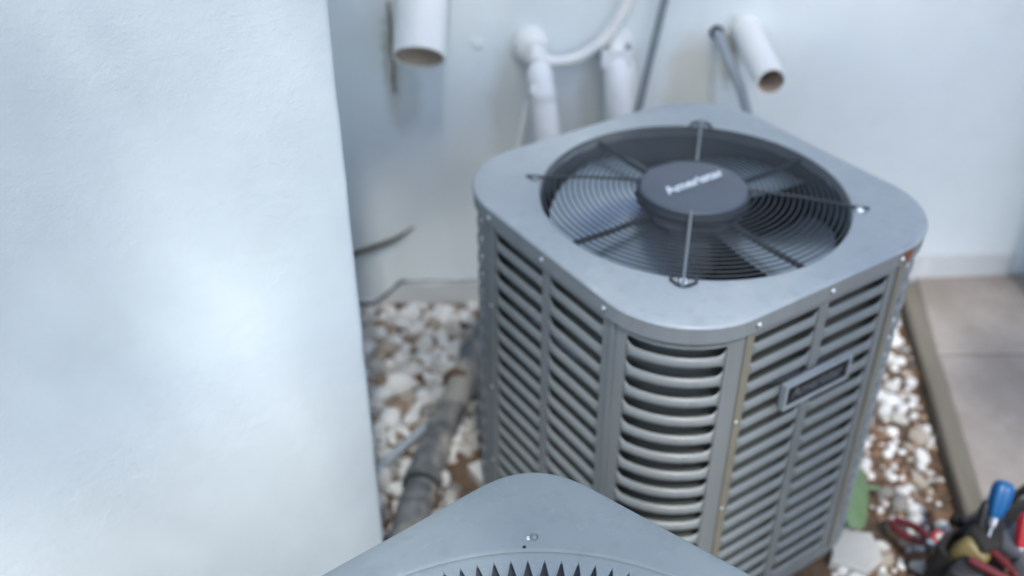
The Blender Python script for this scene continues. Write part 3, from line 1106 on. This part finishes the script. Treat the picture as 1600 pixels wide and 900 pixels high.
place(185, -.50, .02, 1.60, 2.66, .024, .048, .54)
nleft = len(spots)
place(260, .66, 1.25, 1.40, 2.66, .013, .034, .58)
vis = sorted(spots, key=lambda s_: -s_[2])[:300]
for i, (x, y, s_) in enumerate(vis):
    o = link('stone', SM[i % 12], gravel, (x, y, s_ * .30 + rnd.uniform(-.002, .006)), (rnd.uniform(-.35, .35), rnd.uniform(-.35, .35), rnd.uniform(0, 6.28)), (s_, s_, s_))
rest = sorted(spots, key=lambda s_: -s_[2])[300:]
if rest:
    V = []; F = []
    for i, (x, y, s_) in enumerate(rest):
        src = SM[i % 12]; a_ = rnd.uniform(0, 6.28); b0 = len(V)
        for v in src.vertices: V.append((x + s_ * (v.co.x * math.cos(a_) - v.co.y * math.sin(a_)), y + s_ * (v.co.x * math.sin(a_) + v.co.y * math.cos(a_)), s_ * (.3 + v.co.z)))
        F += [tuple(b0 + k for k in q.vertices) for q in src.polygons]
    me = bpy.data.meshes.new('smaller_stones'); me.from_pydata(V, [], F); me.materials.append(M['stone'])
    for q in me.polygons: q.use_smooth = True
    tag(link('smaller_stones', me), 'smaller white stones scattered among the larger ones', kind='stuff')
# pebbles and grit in between: one mass
def scatter_mass(name, n, region_fn, smin, smax, mat, kind):
    V = []; F = []
    base = [(v.co.copy()) for v in stone_lo.vertices]; bf = [tuple(p_.vertices) for p_ in stone_lo.polygons]
    k = 0
    for _ in range(n * 6):
        if k >= n: break
        x, y = region_fn()
        if x is None: continue
        s_ = rnd.uniform(smin, smax)
        rot = Matrix.Rotation(rnd.uniform(0, 6.28), 3, 'Z') @ Matrix.Rotation(rnd.uniform(-.6, .6), 3, 'X')
        sx = (1.0, .75, .5) if kind == 'pebble' else (1.7, .5, .28)
        z = s_ * rnd.uniform(.1, .5)
        b0 = len(V)
        for v in base:
            q = rot @ Vector((v.x * sx[0], v.y * sx[1], v.z * sx[2])) * s_
            V.append((x + q.x, y + q.y, z + q.z))
        F += [tuple(b0 + i_ for i_ in f_) for f_ in bf]
        k += 1
    me = bpy.data.meshes.new(name); me.from_pydata(V, [], F); me.materials.append(mat)
    return tag(link(name, me), kind='stuff')


import bmesh as _bm
_b = _bm.new(); _bm.ops.create_icosphere(_b, subdivisions=1, radius=1)
for v in _b.verts: v.co *= 1 + .25 * noise.noise(v.co * 1.7)
stone_lo = bpy.data.meshes.new('grit'); _b.to_mesh(stone_lo); _b.free()


def reg_all():
    x, y = (rnd.uniform(-.52, .05), rnd.uniform(1.5, 2.66)) if rnd.random() < .3 else (rnd.uniform(.6, 1.26), rnd.uniform(1.2, 2.68))
    if y > bwy(x) - .02 or x > kx(y) - .058 or in_unit(x, y, .39) or left_of_wall(x, y): return None, None
    return x, y


def reg_left():
    x, y = rnd.uniform(-.52, .05), rnd.uniform(1.85, 2.66)
    if y > bwy(x) - .02 or in_unit(x, y, .39) or left_of_wall(x, y): return None, None
    return x, y


pe = scatter_mass('small_pebbles', 900, reg_left, .008, .020, M['stone'], 'pebble')
tag(pe, 'small white pebbles filling the gaps of the left gravel')
pe2 = scatter_mass('grit', 700, reg_all, .004, .011, M['stone'], 'pebble')
tag(pe2, 'fine grit between the larger white stones')
mu = scatter_mass('bark_mulch', 1700, reg_all, .006, .020, M['mulch'], 'chip')
tag(mu, 'brown bark mulch showing between the white stones')

# ---------------------------------------------------------------- leaf blades by the condenser
def blade(parent, pts, wid, name='leaf_blade'):
    m = MB(); q = spline(pts, 6); rows = []
    for i, c_ in enumerate(q):
        t_ = i / (len(q) - 1)
        tg = (q[min(i + 1, len(q) - 1)] - q[max(i - 1, 0)]).normalized()
        sd_ = tg.cross(Vector((0, 0, 1))).normalized()
        w_ = wid * (math.sin(PI * min(1, .12 + t_ * .88)) ** .6)
        up_ = sd_.cross(tg)
        rows.append([c_ - sd_ * w_ + up_ * w_ * .25, c_ - sd_ * w_ * .5 + up_ * w_ * .08, c_, c_ + sd_ * w_ * .5 + up_ * w_ * .08, c_ + sd_ * w_ + up_ * w_ * .25])
    m.quadgrid(rows)
    low = [[(v[0], v[1], v[2] - .0016) for v in r_] for r_ in rows]
    m.quadgrid(low, flip=True)
    return m.build(name, M['leaf'], parent)


p = empty('green_leaf', (.83, 1.72, 0))
tag(p, 'bent green strap leaf lying on gravel beside the condenser', 'leaf')
L0 = Vector((.83, 1.72, 0))
blade(p, [Vector(q) - L0 for q in ((.800, 1.642, .05), (.808, 1.70, .065), (.828, 1.77, .07), (.866, 1.84, .05))], .031)
blade(p, [Vector(q) - L0 for q in ((.84, 1.76, .055), (.875, 1.778, .040), (.915, 1.79, .022))], .008)

# ---------------------------------------------------------------- tool bag and tools
BX, BYY, BR = 1.140, 1.478, R(25)
bag = empty('tool_bag', (BX, BYY, 0), BR)
tag(bag, 'black fabric open tool bag at the bottom right corner', 'tool bag')
def rrect(hx, hy, r, z, n=6):
    out = []
    for k, (sx, sy) in enumerate(((1, 1), (-1, 1), (-1, -1), (1, -1))):
        for i in range(n + 1):
            a = k * PI / 2 + i / n * PI / 2
            out.append((sx * (hx - r) + r * math.cos(a), sy * (hy - r) + r * math.sin(a), z))
    return out
def wob(rg, amt, sd_):
    return [(x + amt * noise.noise((x * 14, y * 14, z * 10 + sd_)), y + amt * noise.noise((x * 14 + 7, y * 14, z * 10 + sd_)), z + amt * .7 * noise.noise((x * 9, y * 9, sd_))) for x, y, z in rg]
m = MB()
m.quadgrid([rrect(.20, .13, .04, .004), wob(rrect(.208, .138, .045, .05), .008, 1), wob(rrect(.21, .14, .05, .10), .018, 2), wob(rrect(.20, .13, .05, .145), .024, 3), wob(rrect(.197, .127, .05, .158), .026, 3),
            wob(rrect(.185, .115, .045, .155), .026, 3), wob(rrect(.185, .115, .045, .09), .006, 4)], closed_u=True)
m.build('bag_body', M['fabric'], bag, angle=70)
m = MB(); m.poly(rrect(.19, .12, .04, .095)); m.build('bag_inside', M['fabric'], bag)
m = MB()
m.tube(spline([(-.10, .138, .15), (-.11, .150, .165), (-.08, .165, .12), (.0, .172, .09), (.08, .165, .12), (.11, .150, .165), (.10, .138, .15)], 6), .010, 10)
m.build('carry_handle', M['fabric'], bag)
m = MB()
for k in range(3): m.box(-.185 + k * .12, -.10 + k * .12, -.153, -.139, .02, .115)
m.build('front_pocket', M['fabric'], bag)


def bagpt(x, y, z):
    return Vector((BX + x * math.cos(BR) - y * math.sin(BR), BYY + x * math.sin(BR) + y * math.cos(BR), z))


def screwdriver(name, a, b_, hr, mat, label, hl=.095):
    """a = shaft tip in the bag, b_ = butt of the handle"""
    a, b_ = Vector(a), Vector(b_)
    L = (b_ - a).length
    root = empty(name, a); root.rotation_euler = (b_ - a).to_track_quat('Z', 'Y').to_euler()
    m = MB(); m.tube([(0, 0, 0), (0, 0, L - hl)], .0035, 10); m.build('shaft', M['steel'], root)
    m = MB(); m.tube([(0, 0, L - hl - .022), (0, 0, L - hl - .012), (0, 0, L - hl + .003)], [.008, .011, .0115], 16); m.build('ferrule', M['steel'], root)
    m = MB()
    prof = [(0, .55), (.08, .70), (.2, .80), (.45, 1.0), (.75, 1.05), (.92, .9), (.985, .6), (1, .3)]
    rows = []
    for t_, k in prof:
        rows.append([(hr * k * (1 + .07 * math.cos(6 * 2 * PI * j / 36)) * math.cos(2 * PI * j / 36), hr * k * (1 + .07 * math.cos(6 * 2 * PI * j / 36)) * math.sin(2 * PI * j / 36), L - hl + hl * t_) for j in range(36)])
    m.quadgrid(rows, closed_u=True); m.poly(rows[-1]); m.poly(list(reversed(rows[0])))
    m.build('handle', mat, root, angle=60)
    tag(root, label, 'screwdriver')
    return root


def pliers(name, piv, direction, mat, label, open_=.16, L=.12):
    root = empty(name, piv)
    d = Vector(direction).normalized()
    root.rotation_euler = d.to_track_quat('Y', 'Z').to_euler()      # local +y = towards the handles
    for s_ in (-1, 1):
        m = MB()
        m.tube(spline([(s_ * .004, -.002, 0), (s_ * .012, .02, 0), (s_ * .022, .06, 0), (s_ * (.018 + open_ * .06), L, 0)], 5), [.006] * 5 + [.0095] * 10 + [.0085], 10)
        m.build('handle', mat, root)
        m = MB()
        m.tube([(s_ * -.006, .012, 0), (s_ * -.007, -.02, 0), (s_ * -.003, -.05, 0)], [.008, .008, .0035], 8)
        m.build('jaw', M['darksteel'], root)
    m = MB(); m.tube([(0, 0, -.008), (0, 0, .008)], .010, 14); m.build('pivot', M['steel'], root)
    tag(root, label, 'pliers')
    return root


screwdriver('screwdriver', (.96, 1.40, .115), (1.030, 1.530, .315), .0205, M['blue'], 'bright blue handled screwdriver standing up out of the tool bag', .080)
screwdriver('screwdriver', (1.03, 1.38, .115), (1.066, 1.478, .275), .015, M['red'], 'red handled screwdriver leaning out of the bag at the right edge', .075)
screwdriver('screwdriver', (.975, 1.45, .115), (1.000, 1.517, .270), .012, M['rubber'], 'black handled screwdriver standing just left of the blue one', .10)
pliers('pliers', (.945, 1.570, .075), (-.06, .10, -.025), M['dullred'], 'dark red handled pliers lying on the gravel beside the tool bag', -.17, .11)
pliers('pliers', (1.03, 1.36, .195), (-.06, .085, .0), M['dullred'], 'dark red handled pliers lying across the bag opening', .2, .10)

# yellow carton, grey tool bodies in the bag
def rbox(name, sx, sy, sz, mat, loc, rot, label, cat, extra=None):
    m = MB()
    e = min(sx, sy, sz) * .12
    m.quadgrid([rrect(sx / 2 - e, sy / 2 - e, e, -sz / 2, 2), rrect(sx / 2, sy / 2, e * 1.4, -sz / 2 + e, 2), rrect(sx / 2, sy / 2, e * 1.4, sz / 2 - e, 2), rrect(sx / 2 - e, sy / 2 - e, e, sz / 2, 2)], closed_u=True)
    m.poly(rrect(sx / 2 - e, sy / 2 - e, e, sz / 2, 2)); m.poly(list(reversed(rrect(sx / 2 - e, sy / 2 - e, e, -sz / 2, 2))))
    o = m.build(name, mat, None, loc, rot, angle=50)
    tag(o, label, cat)
    if extra: extra(o)
    return o


def tape_extra(o):
    m = MB(); m.tube([(.034, 0, -.018), (.046, 0, -.020), (.05, 0, -.026)], [.008, .006, .004], 8); m.build('hook', M['steel'], o)
    m = MB(); m.lathe([(0, .0355), (.018, .0352), (.021, .033), (.021, .03)], 24); m.build('side_disc', M['rubber'], o)
rbox('tape_measure', .066, .062, .066, M['olive'], (.975, 1.470, .17), (R(25), R(8), R(48)), 'yellow tape measure lying in the tool bag', 'tape measure', tape_extra)
def drill_extra(o):
    m = MB(); m.tube([(.05, 0, .0), (.075, 0, 0), (.095, 0, 0)], [.024, .021, .012], 18); m.build('chuck', M['darksteel'], o)
    m = MB(); m.box(-.052, -.02, -.03, .03, .031, .036); m.build('vent', M['rubber'], o, smooth=False)
rbox('power_tool', .12, .075, .066, M['darksteel'], (1.055, 1.470, .185), (R(12), R(-6), R(-58)), 'dark grey power tool body lying in the bag behind the yellow tape', 'power tool', drill_extra)
rbox('tool_case', .10, .07, .05, M['darksteel'], (1.075, 1.39, .185), (R(10), R(20), R(24)), 'small dark grey case at the right of the tool bag', 'case')
rbox('pouch', .085, .06, .07, M['fabric'], (1.000, 1.478, .185), (R(14), R(10), R(20)), 'small black fabric pouch in front of the blue screwdriver', 'pouch')
rbox('socket_case', .07, .05, .045, M['brown'], (1.045, 1.415, .175), (R(-12), R(16), R(66)), 'small brown case near the bottom edge of the tool bag', 'case')
rbox('battery_pack', .075, .06, .05, M['rubber'], (.955, 1.425, .150), (R(9), R(-14), R(35)), 'black battery block in the near corner of the tool bag', 'battery')
# small red and white ring by the bag rim
m = MB(); m.torus(.012, .0045, 0, 28, 8)
rg = m.build('tape_roll', M['red'], None, (.925, 1.520, .155), (R(30), 0, R(20)))
tag(rg, 'small red tape roll with white core at the bag rim', 'tape roll')
m = MB(); m.tube([(0, 0, -.005), (0, 0, .005)], .0085, 16); m.build('core', M['paver'], rg)
